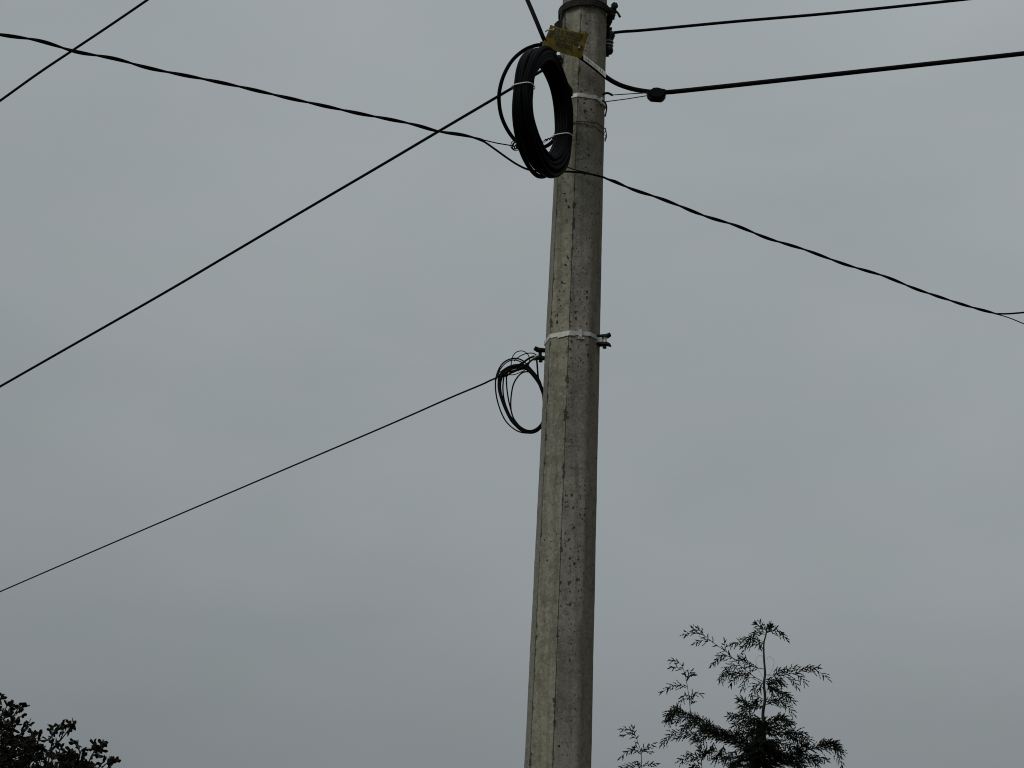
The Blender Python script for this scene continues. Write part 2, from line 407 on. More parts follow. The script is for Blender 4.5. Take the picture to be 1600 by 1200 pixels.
def insulator():
    c = P(951.5, 66, 7.66); root = thing('spool_insulator', c, 'black spool insulator with pale rings on the right edge of the pole below the clamp', 'insulator')
    ax = Vector((.12, 0, 1)).normalized()
    m = MB(); m.lathe(c - ax * .055, ax, [(.012, 0), (.020, .004), (.023, .016), (.019, .030), (.016, .042), (.016, .062), (.019, .074), (.023, .088), (.018, .102), (.010, .108)], 24)
    m.build('spool', M_PORC, root, True)
    for h in (-.016, .000):
        m = MB(); q = c + ax * h; u = Vector((1, 0, -.12)).normalized(); w_ = Vector((0, 1, 0))
        m.tube([q + (u * math.cos(k * math.pi / 12) + w_ * math.sin(k * math.pi / 12)) * .0185 for k in range(24)], .0022, 6, True)
        m.build('wire_tie', M_TAG, root)
    m = MB(); m.tube([c - ax * .065, c + ax * .07], .006, 10)
    m.box(c + ax * .062 + Vector((-.030, 0, 0)), Vector((.036, 0, 0)), Vector((0, .014, 0)), Vector((0, 0, .003)))
    m.box(c - ax * .060 + Vector((-.030, 0, 0)), Vector((.036, 0, 0)), Vector((0, .014, 0)), Vector((0, 0, .003)))
    m.build('bracket', M_DARKMETAL, root)
insulator()

# ------------------------------------------------------------------ pale steel straps
def strap_upper():
    z = z_of(149); root = thing('steel_strap', pole_pt(0, z), 'pale steel strap round the pole beside the big black coil', 'strap', 'pale steel straps round the pole')
    ring(z, .001, .0175, .0022, tilt=-.004).build('band', M_BAND, root)
    m = MB(); a = R(58); o = Vector((math.sin(a), -math.cos(a), 0)); s = Vector((math.cos(a), math.sin(a), 0))
    m.box(pole_pt(a, z - .004, .006), s * .009, o * .004, Vector((0, 0, .015)))
    m.build('buckle', M_BAND, root)
    m = MB(); m.tube(smooth_path([P(942, 148, 7.47), P(947, 145.5, 7.46), P(952, 146.2, 7.47), P(957, 149, 7.48)]), .0048, 8)
    m.build('hook', M_BLACKPLAS, root)
    m = MB()
    m.tube(smooth_path([P(883, 118, 7.44), P(886, 127, 7.43), P(890, 136, 7.42), P(892, 146, 7.43)]), .0022, 6)
    m.prism([P(886, 131, 7.44), P(890, 134, 7.44), P(895, 142, 7.44), P(895, 149, 7.44), P(890, 149, 7.44)], Vector((0, .018, 0)))
    m.build('hook', M_BLACKPLAS, root)
    m = MB(); m.tube(smooth_path([P(941, 157, 7.48), P(945.5, 160, 7.5), P(947.6, 166, 7.54), P(947.4, 173, 7.55), P(945.4, 182, 7.57)]), .0035, 6)
    m.build('strap_tail', M_DARKMETAL, root)
def strap_lower():
    z = z_of(519); root = thing('steel_strap', pole_pt(0, z), 'pale steel strap round the pole above the small wire coil, with overlapped end', 'strap', 'pale steel straps round the pole')
    ring(z, .001, .0165, .0022, tilt=.003, tdir=R(90)).build('band', M_BAND, root)
    ring(z - .010, .0035, .012, .002, -34, 4, tilt=.004).build('strap_tail', M_BAND, root)
    m = MB(); a = R(14); o = Vector((math.sin(a), -math.cos(a), 0)); s = Vector((math.cos(a), math.sin(a), 0))
    m.box(pole_pt(a, z - .004, .0065), s * .006, o * .0035, Vector((0, 0, .016)))
    m.box(pole_pt(a + .05, z - .024, .004), s * .012, o * .003, Vector((0, 0, .003)))
    m.build('buckle', M_BAND, root)
strap_upper(); strap_lower()

def clevis(c, d, name, label, sgn=1, pale=True):
    """U bracket: two forks reaching along d with a pin between"""
    root = thing(name, c, label, 'bracket', 'dark cable brackets on the pole')
    up = Vector((0, 0, 1)); s = d.cross(up).normalized()
    m = MB()
    for k in (-1, 1):
        q = [c + up * k * .014 - d * .03, c + up * k * .012 + d * .022, c + up * k * .020 + d * .035, c + up * k * .026 + d * .035, c + up * k * .021 + d * .020, c + up * k * .020 - d * .03]
        m.prism(q, s * .030)
    m.box(c - d * .028, d * .004, s * .017, up * .022)
    m.build('fork', M_DARKMETAL, root)
    m = MB(); m.tube([c + d * .010 - up * .030, c + d * .010 + up * .022], .0045, 10); m.lathe(c + d * .010 - up * .028, -up, [(.008, 0), (.008, .006)], 6)
    m.build('pin', M_DARKMETAL, root)
    m = MB(); m.lathe(c + d * .012 - up * .012, up, [(.010, 0), (.007, .006), (.007, .018), (.010, .024)], 14)
    m.build('roller', M_BAND if pale else M_BLACKPLAS, root, True)
    if pale:
        m = MB(); m.box(c - d * .012, d * .014, s * .012, up * .010); m.build('mounting_block', M_TAG, root)
    return root
clevis(P(940.5, 532, 7.56), Vector((.97, -.22, .0)).normalized(), 'cable_bracket', 'dark forked bracket with pale block on the right side of the pole, empty')
clevis(P(848.5, 553.5, 7.62), Vector((-.97, -.25, 0)).normalized(), 'cable_bracket', 'dark bracket on the left side of the pole holding the small wire coil', pale=False)

def tie_wire():
    z = z_of(190.5); root = thing('tie_wire', pole_pt(0, z), 'thin dark wire wrapped round the pole between upper strap and crossing drop cable', 'wire')
    for dz, off, tl in ((0, .0012, .006), (-.010, .0018, -.014)):
        m = MB(); pts = []
        for i in range(96):
            a = 2 * math.pi * i / 96; pts.append(pole_pt(a, z + dz + tl * math.sin(a), off + .003))
        m.tube(pts, .0016, 6, True); m.build('strand', M_STEELWIRE, root)
    m = MB(); m.tube(smooth_path([P(945.6, 200, 7.56), P(947.2, 208, 7.55), P(947.4, 214, 7.55), P(945.2, 221, 7.57)]), .0024, 6); m.build('twisted_end', M_STEELWIRE, root)
tie_wire()

# ------------------------------------------------------------------ cables
def extend(p, q, L_, n=10, sag=.0):
    """points continuing from q away from p"""
    d = (q - p).normalized(); return [q + d * L_ * (i + 1) / n + Vector((0, 0, sag * ((i + 1) / n) ** 2)) for i in range(n)]
def px_path(pts): return [P(*p) for p in pts]
def single(name, path, r, label, m=M_CABLE, n=8, ext0=0, ext1=0, cat='cable', sag0=0, sag1=0, step=6, group=None):
    pts = smooth_path(path, step)
    if ext0: pts = list(reversed(extend(pts[3], pts[0], ext0, sag=sag0))) + pts
    if ext1: pts = pts + extend(pts[-4], pts[-1], ext1, sag=sag1)
    b = MB(); b.tube(pts, r, n); o = b.build(name, m, None, True); return tag(o, label, cat, group)

single('overhead_cable', px_path([(-40, 186, 9.3), (0, 157.5, 9.25), (60, 114.5, 9.2), (113, 79, 9.15), (170, 41, 9.1), (230, 0, 9.05), (290, -42, 9.0)]), .0064,
       'short black cable cutting across the top left corner of the sky', ext0=15, ext1=12, sag0=.6)
single('overhead_cable', px_path([(x, y, 10.1 - 2.54 * (x / 876.) ** .97 if x > 0 else 10.1 - .0029 * x) for x, y in ((-60, 638.5), (0, 604), (100, 546.9), (252.5, 460), (354.6, 399.9), (470, 331.8), (592.7, 260), (684, 206), (780, 149.5), (804, 135.5), (840, 114.5), (862, 101), (876, 93))]), .0062,
       'straight black cable climbing from the left edge to behind the big coil', ext0=14, sag0=.9)
b = MB(); b.box(P(874.5, 95, 7.555), Vector((.010, 0, 0)), Vector((0, .012, 0)), Vector((0, 0, .012)))
b.lathe(P(873.5, 91, 7.55), Vector((0, -1, .2)), [(.009, 0), (.009, .012)], 8)
tag(b.build('anchor_hook', M_DARKMETAL), 'tiny dark hook on the left edge of the pole under the yellow plate', 'hook')
single('overhead_cable', px_path([(956, 51.5, 7.66), (975, 49.3, 7.66), (1010, 46.8, 7.66), (1150, 33.5, 7.62), (1300, 20.5, 7.6), (1480, 2, 7.55), (1560, -7, 7.53)]), .0066,
       'black cable running from the spool insulator to the upper right', ext1=15, sag1=-.2)
single('thin_drop_wire', px_path([(-60, 951, 11.6), (0, 924.5, 11.3), (200, 838, 10.3), (400, 752.5, 9.35), (600, 667, 8.45), (700, 623, 8.0), (750, 602, 7.78), (766, 594.5, 7.72), (775, 590.5, 7.68), (785, 583, 7.66), (800, 580, 7.66), (816, 574, 7.65), (832, 562, 7.64), (840, 556.5, 7.62)]), .0036,
       'thinnest black wire rising from the lower left edge to the small coil', M_DROP, ext0=14, sag0=.9, cat='wire')

# thick feeder on the right, through the wedge clamp, over the pole face, behind the plate
single('feeder_cable', px_path([(858, 84, 7.30), (872, 76, 7.36), (890, 78, 7.42), (905, 87.5, 7.455), (922, 100, 7.46), (936, 111, 7.455), (946, 119.5, 7.46), (958, 127.5, 7.47), (972, 134, 7.48), (990, 139.3, 7.5), (1008, 142.5, 7.5), (1025, 144.3, 7.5), (1040, 144.2, 7.5), (1070, 141.5, 7.5), (1200, 127.5, 7.47), (1400, 105.5, 7.42), (1600, 83.5, 7.36), (1700, 72, 7.33)]), .0100,
       'thickest black cable coming from the right edge through a wedge clamp and across the pole', ext1=15, n=12)
single('feeder_cable', px_path([(790, -80, 7.26), (806, -40, 7.24), (824, 0, 7.22), (836, 28, 7.2), (848, 57, 7.2), (853, 68, 7.22), (858, 80, 7.24)]), .0086,
       'black cable dropping steeply from the top edge to the yellow plate', ext0=2.5, n=12)

def wedge_clamp():
    c = P(1025, 148.5, 7.5); root = thing('cable_clamp', c, 'black wedge clamp gripping the thickest cable right of the pole', 'cable clamp')
    q = [(1010.5, 146.5), (1012, 151.5), (1017, 156), (1033, 157.2), (1037, 155), (1040.2, 151), (1039.5, 142.5), (1034, 141.5), (1027, 139.6), (1021, 140), (1017, 142.5), (1011, 144.5)]
    m = MB(); m.prism([P(x, y, 7.5) for x, y in q], Vector((0, .034, 0))); m.prism([P(1025 + (x - 1025) * .8, 148.5 + (y - 148.5) * .75, 7.5) for x, y in q], Vector((0, .044, 0)))
    m.build('wedge_body', M_BLACKPLAS, root)
    m = MB(); m.tube([P(956, 148.5, 7.49), P(985, 146.6, 7.49), P(1013, 145, 7.485)], .0021, 6)
    m.tube([P(944, 159.2, 7.47), P(980, 154.5, 7.48), P(1013, 149.2, 7.485)], .0021, 6); m.build('bail_wire', M_STEELWIRE, root)
wedge_clamp()

def tag_strip():
    root = thing('cable_tag', P(928, 102, 7.44), 'narrow dirty white tag wrapped along the thick cable where it crosses the pole', 'tag')
    m = MB(); top = [(911.5, 84.5), (918, 90), (926, 96.3), (934, 102.5), (941, 108), (947.2, 114)]
    bot = [(911.8, 93.5), (918, 97.6), (926, 103.8), (934, 110.2), (940, 115.5), (946.5, 121.5)]
    vs = []; 
    for (a, c_) in zip(top, bot):
        i = top.index(a); dd = .002 * math.sin(i * 2.1)
        vs.append((P(a[0], a[1], 7.442 + dd), P(c_[0], c_[1], 7.438 - dd)))
    v = []; f = []
    for a, c_ in vs: v += [a, c_, a + Vector((0, .0018, 0)), c_ + Vector((0, .0018, 0))]
    for i in range(len(vs) - 1):
        o = i * 4
        f += [(o, o + 1, o + 5, o + 4), (o + 2, o + 6, o + 7, o + 3), (o, o + 4, o + 6, o + 2), (o + 1, o + 3, o + 7, o + 5)]
    f += [(0, 2, 3, 1)]; e = (len(vs) - 1) * 4; f += [(e, e + 1, e + 3, e + 2)]
    m.add(v, f); m.build('strip', M_TAG, root)
    m = MB()
    for (x0, y0, x1, y1) in ((919, 93, 920.5, 97), (924.5, 97, 925.5, 101), (929, 101.5, 931, 104), (934.5, 104, 934, 109), (938.6, 107.5, 937.8, 111.8), (941.5, 110.5, 940.8, 114.5), (915.5, 91, 916.8, 92.5)):
        m.tube([P(x0, y0, 7.433), P(x1, y1, 7.433)], .0012, 5)
    m.build('worn_print', M_INK, root)
tag_strip()

# twisted drop cable: carrier + pair, wrapped round one another
def twisted(ptsA, r1, r2, off, pitch, phase=0, fade0=None, fade1=None):
    pts = ptsA; sA, sB = [], []; L_ = 0; tot = sum((pts[i + 1] - pts[i]).length for i in range(len(pts) - 1))
    for i, p in enumerate(pts):
        if i: L_ += (p - pts[i - 1]).length
        t = (pts[min(i + 1, len(pts) - 1)] - pts[max(i - 1, 0)]).normalized()
        u = Vector((0, 0, 1)); u = (u - t * u.dot(t)).normalized(); w_ = t.cross(u)
        wob = 1 - .12 * abs(noise.noise(Vector((L_ * 1.3, 3.1, phase))))
        a = 2 * math.pi * L_ / pitch * 1.0 + phase + 1.1 * noise.noise(Vector((L_ * .9, 7.7, phase)))
        d = (u * math.cos(a) + w_ * math.sin(a)) * off
        sA.append(p + d * wob); sB.append(p - d * wob)
    return sA, sB
def drop_cable():
    root = thing('drop_cable', P(745, 213, 7.4), 'long twisted black cable crossing from upper left under the big coil to the right', 'cable')
    path = px_path([(-60, 44, 6.55), (0, 54, 6.6), (60, 63.5, 6.66), (118, 80.5, 6.72), (180, 92, 6.8), (240, 108, 6.86), (350, 130, 6.98), (450, 153, 7.08), (550, 175, 7.17), (640, 193, 7.26), (684, 205, 7.3), (720, 210.5, 7.33), (742, 215.5, 7.34), (756, 220, 7.35)])
    base = smooth_path(path, 22); base = list(reversed(smooth_path([base[0]] + extend(base[6], base[0], 9, 6), 16)))[:-1] + base
    sA, sB = twisted(base, .003, .004, .0034, .27, .4)
    tail = px_path([(762, 225, 7.36), (776, 235, 7.37), (792, 246.5, 7.38), (808, 257, 7.385), (824, 264.5, 7.39), (840, 267.5, 7.395), (858, 268.2, 7.42), (872, 268, 7.455), (889, 268.3, 7.455), (905, 269.3, 7.465), (925, 272.5, 7.475), (943, 277, 7.50)])
    mid = smooth_path([sB[-1]] + tail, 8)
    pr = px_path([(960, 283.5, 7.56), (990, 296.5, 7.66), (1030, 309.5, 7.78), (1060, 321, 7.88), (1100, 337, 8.02), (1150, 352.5, 8.18), (1200, 372.5, 8.35), (1260, 391, 8.55), (1320, 413, 8.75), (1380, 431, 8.96), (1430, 451, 9.12), (1480, 468, 9.3), (1520, 480.5, 9.43), (1548, 488, 9.52)])
    b2 = smooth_path(pr, 20); rA, rB = twisted(b2, 0, 0, .0033, .37, 1.2)
    m = MB(); m.tube(sB + mid[1:] + rB + smooth_path(px_path([(1556, 490.3, 9.55), (1575, 490.2, 9.6), (1600, 488.2, 9.66), (1650, 483, 9.8)]), 6) + extend(P(1600, 488.2, 9.66), P(1650, 483, 9.8), 10), .0044, 8)
    m.build('service_strand', M_DROP, root, True)
    m = MB(); m.tube(sA + smooth_path([sA[-1]] + px_path([(776, 223.5, 7.37), (792, 226.3, 7.38), (802, 228, 7.38)]), 6)[1:], [.0040] * (len(sA) - 4) + [.0026] * (4 + 18), 8)
    st = smooth_path(px_path([(878, 258, 7.445), (890, 262.5, 7.455), (905, 267, 7.465), (925, 271.5, 7.478), (945, 278, 7.51)]), 6)
    en = smooth_path(px_path([(1552, 489.5, 9.53), (1575, 496, 9.6), (1600, 506, 9.68), (1650, 526, 9.85)]), 6)
    m.tube(st + rA + en + extend(en[-4], en[-1], 10), [.0021] * len(st) + [.0040] * len(rA) + [.0028] * (len(en) + 10), 8)
    m.build('carrier_strand', M_DROP, root, True)
drop_cable()

def dead_end():
    root = thing('wire_grip', P(806, 228, 7.42), 'knotted black wire grip at the left of the big coil holding the drop cable', 'wire grip')
    m = MB(); rr = random.Random(4); c = P(808, 228, 7.39)
    for k in range(5):
        ax = Vector((rr.uniform(-1, 1), rr.uniform(-1, 1), rr.uniform(-.4, .4))).normalized(); u = ax.orthogonal().normalized(); w_ = ax.cross(u); r = rr.uniform(.009, .017)
        cc = c + Vector((rr.uniform(-.010, .014), rr.uniform(-.01, .01), rr.uniform(-.008, .008)))
        m.tube([cc + (u * math.cos(a * math.pi / 10) * r + w_ * math.sin(a * math.pi / 10) * r * .7) for a in range(20)], .0028, 6, True)
    lp = smooth_path(px_path([(812, 234, 7.38), (804, 235, 7.38), (798.5, 230, 7.37), (799.5, 222.5, 7.37), (805.5, 218.5, 7.37), (810, 222, 7.37)]), 5); m.tube(lp, .0018, 6)
    m.build('knot', M_DROP, root)
    m = MB()
    m.tube(smooth_path(px_path([(812, 228, 7.50), (828, 226, 7.50), (839, 222.8, 7.49), (847, 221.5, 7.48), (856, 217, 7.48), (870, 212.5, 7.5)])), .0016, 6)
    m.tube(smooth_path(px_path([(839, 222.8, 7.49), (848, 223.5, 7.48), (854, 219.5, 7.48)])), .0014, 6)
    hx = []
    for i in range(60):
        t = i / 59; p = P(851 + 21 * t, 219.5 - 7 * t, 7.49); a = t * 30; hx.append(p + Vector((0, math.cos(a), math.sin(a))) * .0042)
    m.tube(hx, .0022, 6); m.build('wound_end', M_DROP, root)
dead_end()

# ------------------------------------------------------------------ big coil
def big_coil():
    C = P(850, 173.5, 7.21); Bv = P(881.5, 187, 7.42) - C; Av = P(848, 87, 7.2) - C
    Nn = Av.cross(Bv).normalized()
    root = thing('cable_coil', C + Av, 'large thick coil of black cable hanging at the pole below the yellow plate', 'cable coil')
    def center(t):
        sx = math.copysign(abs(math.sin(t)) ** 1.12, math.sin(t)) * (.96 if math.sin(t) > 0 else 1.0)
        return C + Av * math.cos(t) + Bv * sx + Bv * .05 * max(0, -math.cos(t)) * math.sin(t) ** 2      # t clockwise from the top
    def radial(t): return (Av * math.cos(t) + Bv * math.sin(t)).normalized()
    m = MB(); n = 120; k = 0; rr = random.Random(5)
    for j in range(5):
        for i in range(4):
            ax = (j - 2) * .0150 + rr.uniform(-.002, .002); rd = (i - 1.45) * .0142 + rr.uniform(-.002, .002); ph = rr.uniform(0, 6.28)
            pts = []
            for q in range(n):
                t = 2 * math.pi * q / n
                # the pinch by the two ties, looser turns at top and bottom
                tie = max(math.exp(-((t - 5.05) / .35) ** 2), math.exp(-((t - 1.98) / .35) ** 2))
                loose = 1 - .16 * tie
                sag = .006 * max(0, -math.cos(t)) * ((i - 1.5) * .9 + math.sin(ph))
                wob = .0030 * math.sin(t * 2 + ph) * (1 - tie) + .003 * noise.noise(Vector((math.cos(t) * 2 + k, math.sin(t) * 2, k * 3.3)))
                lt = .82 if (math.sin(t) > .0) else 1.0
                pts.append(center(t) + Nn * (ax * loose * (1 - .12 * max(0, math.sin(t))) + wob) + radial(t) * (rd * loose + sag + wob * .7))
            m.tube(pts, .0092, 8, True); k += 1
    m.build('wound_cable', M_CABLE2, root, True)
    for t in (4.98, 1.93):
        q = MB(); c = center(t); rad = radial(t); pts = []
        for i in range(28):
            a = 2 * math.pi * i / 28; ca, sa = math.cos(a), math.sin(a)
            sx = math.copysign(abs(ca) ** .6, ca); sy = math.copysign(abs(sa) ** .6, sa)
            pts.append(c + Nn * sx * .0415 + rad * sy * (.0345 if True else 0))
        tg = (center(t + .01) - center(t - .01)).normalized()
        outs = [(p - c).normalized() for p in pts]; q.sweep(pts, outs, [tg] * 28, .0042, .0022, True)
        q.build('cable_tie', M_WHITE, root)
    # free turn swinging out to the left and back behind the coil
    lp = MB()
    pts = smooth_path(px_path([(868, 82, 7.28), (858, 74, 7.24), (848, 70.5, 7.22), (836, 71.3, 7.2), (818, 79, 7.18), (800, 95, 7.17), (787, 118, 7.17), (780.5, 142, 7.18), (780, 162, 7.2), (784, 183, 7.22), (793, 203, 7.25), (805, 219, 7.28), (818, 229, 7.36), (832, 232, 7.45), (843, 231.5, 7.49), (856, 227, 7.5), (867, 217, 7.5), (878, 200, 7.5)]), 8)
    lp.tube(pts, .0077, 10); lp.build('loose_turn', M_CABLE2, root, True)
    kn = MB(); kn.box(P(846.5, 68.5, 7.21), Vector((.006, 0, 0)), Vector((0, .008, 0)), Vector((0, 0, .006))); kn.build('tape_end', M_BLACKPLAS, root)
big_coil()

# ------------------------------------------------------------------ small coil
def small_coil():
    root = thing('wire_coil', P(840, 556, 7.64), 'small loose tangled coil of thin black wire hanging left of the pole from the bracket', 'wire coil')
    def Z(x, y, d=7.68): return P(750 + x / 6, 500 + y / 6, d)
    base = [(350, 437), (440, 450), (520, 535), (580, 640), (607, 780), (600, 930), (550, 1015), (470, 1048), (380, 1022), (290, 930), (225, 790), (185, 650), (190, 540), (255, 468)]
    rr = random.Random(9); m = MB()
    for k in range(8):
        ph = rr.uniform(0, 6.28); ds = rr.uniform(-.02, .02); pts = []
        for i, (x, y) in enumerate(base):
            a = 2 * math.pi * i / len(base); s = 1 + .040 * math.sin(a * 1 + ph) + .012 * math.sin(a * 2 + ph * 2)
            w2 = 1.6 if y < 620 and x < 400 else 1
            pts.append(Z(390 + (x - 390) * (1 + (s - 1) * w2) + rr.uniform(-5, 5), 745 + (y - 745) * s + rr.uniform(-4, 4), 7.68 + ds + .02 * math.sin(a + ph)))
        m.tube(smooth_path(pts, 5, True), .0031, 6, True)
    loops = [
        [(300, 362), (390, 375), (470, 450), (560, 570), (605, 760), (590, 950), (520, 1045), (440, 1060), (340, 1035), (240, 945), (175, 800), (146, 650), (155, 520), (210, 410)],
        [(430, 485), (370, 515), (315, 600), (292, 720), (290, 830), (310, 910), (360, 985), (450, 1035), (540, 1015), (600, 920), (606, 760), (575, 620), (500, 510)],
        [(280, 465), (250, 520), (252, 640), (270, 760), (295, 860), (320, 930), (390, 1010), (480, 1045), (560, 1005), (604, 900), (604, 740), (560, 600), (480, 480), (380, 430)],
        [(300, 430), (235, 500), (215, 620), (225, 740), (260, 850), (300, 920), (370, 1005), (470, 1040), (550, 1010), (605, 900), (600, 740), (550, 590), (470, 470), (380, 425)]]
    for l_ in loops: m.tube(smooth_path([Z(x, y, 7.69 + rr.uniform(-.008, .008)) for x, y in l_], 6, True), .0030, 6, True)
    m.tube(smooth_path([Z(530, 345), Z(536, 420), Z(546, 540), Z(560, 590)]), .0036, 6)
    m.tube(smooth_path([Z(150, 540, 7.66), Z(200, 515, 7.65), Z(250, 515, 7.65), Z(330, 480, 7.65), Z(420, 455, 7.66), Z(470, 480, 7.67)]), .0036, 6)
    m.tube(smooth_path([Z(195, 490, 7.66), Z(260, 445, 7.65), Z(340, 430, 7.65), Z(400, 400, 7.65), Z(460, 360, 7.64), Z(520, 335, 7.63)]), .0040, 6)
    m.tube(smooth_path([Z(255, 470), Z(330, 452), Z(400, 462), Z(445, 455)]), .0020, 6)
    m.tube(smooth_path([Z(150, 560), Z(185, 470), Z(245, 400), Z(320, 375), Z(395, 400), Z(450, 460)]), .0026, 6)
    m.build('wound_wire', M_DROP, root, True)
    m = MB()
    m.tube(smooth_path([Z(290, 440), Z(300, 360), Z(335, 305), Z(395, 290), Z(445, 318), Z(465, 370), Z(455, 420), Z(430, 445)]), .0021, 6)
    m.tube(smooth_path([Z(320, 385), Z(365, 345), Z(420, 318), Z(480, 310), Z(520, 322), Z(535, 345)]), .0021, 6)
    m.tube(smooth_path([Z(190, 500), Z(240, 450), Z(310, 420), Z(400, 415), Z(450, 435)]), .0018, 6)
    m.tube(smooth_path([Z(260, 515), Z(320, 512), Z(380, 490), Z(430, 465)]), .0018, 6)
    hx = []
    for i in range(50):
        t = i / 49; p = Z(190 + 70 * t, 530 - 20 * t, 7.65); a = t * 26; hx.append(p + Vector((.3 * math.cos(a), math.cos(a), math.sin(a))) * .006)
    m.tube(hx, .0020, 6)
    m.tube(smooth_path([Z(185, 520, 7.64), Z(175, 500, 7.64), Z(190, 485, 7.64), Z(205, 505, 7.64), Z(195, 540, 7.64), Z(180, 560, 7.64)]), .0024, 6)
    m.build('tie_loop', M_DROP, root, True)
    m = MB(); m.box(Z(524, 340, 7.62), Vector((.006, 0, .003)), Vector((0, .004, 0)), Vector((0, 0, .005))); m.build('crimp', M_WHITE, root)
small_coil()

# ------------------------------------------------------------------ yellow warning plate, hung upside down
def plate():
    TL, TR, BR, BL = (860.4, 38.7), (920.0, 53.3), (907.7, 91.3), (848.2, 70.8)
    c3 = {'TL': P(*TL, 7.27), 'TR': P(*TR, 7.43), 'BR': P(*BR, 7.40), 'BL': P(*BL, 7.17)}
    nrm = ((c3['TL'] - c3['TR']).cross(c3['BR'] - c3['TR'])).normalized()
    if nrm.dot(CAM - c3['TR']) < 0: nrm = -nrm
    root = thing('warning_plate', (c3['TL'] + c3['BR']) / 2, 'small yellow warning plate hanging upside down, black lettering, at the top left of the pole', 'sign')
    def Q(a, b_, lift=0):
        """a: reading direction 0..1, b_: 0 foot of the lettering .. 1 head (plate is upside down)"""
        p = (c3['TR'] * (1 - a) + c3['TL'] * a) * (1 - b_) + (c3['BR'] * (1 - a) + c3['BL'] * a) * b_
        bow = .006 * math.sin(a * math.pi) * 1 + .0025 * math.sin(b_ * 5 + a * 3)
        return p + nrm * (lift - bow)
    # outline with a torn notch near the foot-right corner
    nu, nv = 24, 14; v = []; f = []
    def on(i, j):
        a, b_ = (i + .5) / nu, (j + .5) / nv
        return not (a > .955 and .19 < b_ < .30)
    for s_ in (0, -.0022):
        for j in range(nv + 1):
            for i in range(nu + 1): v.append(Q(i / nu, j / nv, s_))
    K = (nu + 1) * (nv + 1); idx = lambda i, j: j * (nu + 1) + i
    for j in range(nv):
        for i in range(nu):
            if not on(i, j): continue
            q = (idx(i, j), idx(i + 1, j), idx(i + 1, j + 1), idx(i, j + 1))
            f.append(q); f.append(tuple(k + K for k in reversed(q)))
            for (di, dj, e0, e1) in ((0, -1, q[0], q[1]), (1, 0, q[1], q[2]), (0, 1, q[2], q[3]), (-1, 0, q[3], q[0])):
                ii, jj = i + di, j + dj
                if not (0 <= ii < nu and 0 <= jj < nv) or not on(ii, jj): f.append((e1, e0, e0 + K, e1 + K))
    link('plate', v, f, M_YELLOW, root)
    def text(s_, a0, a1, b0, b1, bold=.03):
        cu = bpy.data.curves.new('lettering', 'FONT'); cu.body = s_; cu.size = 1; cu.offset = bold; cu.resolution_u = 3
        o = bpy.data.objects.new('lettering', cu); COL.objects.link(o)
        dg = bpy.context.evaluated_depsgraph_get(); me = bpy.data.meshes.new_from_object(o.evaluated_get(dg)); bpy.data.objects.remove(o)
        xs = [q.co.x for q in me.vertices]; ys = [q.co.y for q in me.vertices]; x0, x1, y0, y1 = min(xs), max(xs), min(ys), max(ys)
        vv = [Q(a0 + (a1 - a0) * (q.co.x - x0) / (x1 - x0), b0 + (b1 - b0) * (q.co.y - y0) / (y1 - y0), .0014) for q in me.vertices]
        return vv, [tuple(p.vertices) for p in me.polygons]
    for s_, a0, a1, b0, b1 in (('CABLE DE', .28, .71, .62, .80), ('FIBRA OPTICA', .17, .81, .39, .57)):
        vv, ff = text(s_, a0, a1, b0, b1); link('lettering', vv, ff, M_INK, root)
    # illegible small line and the heavy line along the foot, plus the two side emblems
    m = MB()
    def blk(a0, a1, b0, b1): m.add([Q(a0, b0, .0014), Q(a1, b0, .0014), Q(a1, b1, .0014), Q(a0, b1, .0014)], [(0, 1, 2, 3)])
    rr = random.Random(3); a = .13
    while a < .88:
        w_ = rr.uniform(.012, .03); blk(a, a + w_, .30, .30 + rr.uniform(.03, .065)); a += w_ + rr.uniform(.005, .013)
    a = .12
    while a < .86:
        w_ = rr.uniform(.03, .05); t = rr.choice((0, 1, 2)); blk(a, a + .012, .08, .235)
        if t != 1: blk(a + w_ - .012, a + w_, .08, .235)
        if t != 2: blk(a, a + w_, .21, .235)
        blk(a, a + w_, .08, .105)
        if t == 0: blk(a, a + w_, .145, .17)
        a += w_ + .014
    blk(.10, .90, .262, .276)
    m.build('worn_print', M_INK, root)
    for (ca, cb) in ((.085, .62), (.90, .45)):
        m2 = MB()
        for (x0, x1, y0, y1) in ((-.05, .05, -.10, -.03), (-.05, -.03, -.02, .10), (-.01, .05, .02, .05), (-.02, .04, .07, .10), (.03, .05, -.02, .10)):
            m2.add([Q(ca + x0, cb + y0, .0014), Q(ca + x1, cb + y0, .0014), Q(ca + x1, cb + y1, .0014), Q(ca + x0, cb + y1, .0014)], [(0, 1, 2, 3)])
        m2.build('emblem', M_INK, root)
    for (a_, b_) in ((.905, .17), (.135, .60)):
        t = MB(); c = Q(a_, b_, .001); e = (c3['BL'] - c3['TL']).normalized(); s2 = (c3['TL'] - c3['TR']).normalized()
        t.tube(smooth_path([c - e * .002 - nrm * .02, c - nrm * .002 + e * .001, c + nrm * .004, c + e * .006 + nrm * .003, c + e * .008 - nrm * .02]), .0022, 6)
        t.build('cable_tie', M_WHITE, root)
    t = MB(); t.tube(smooth_path([Q(.93, .24, .002), Q(.97, .25, .003), Q(1.01, .255, -.004), Q(1.0, .26, -.02)]), .003, 6); t.build('cable_tie', M_WHITE, root)
plate()

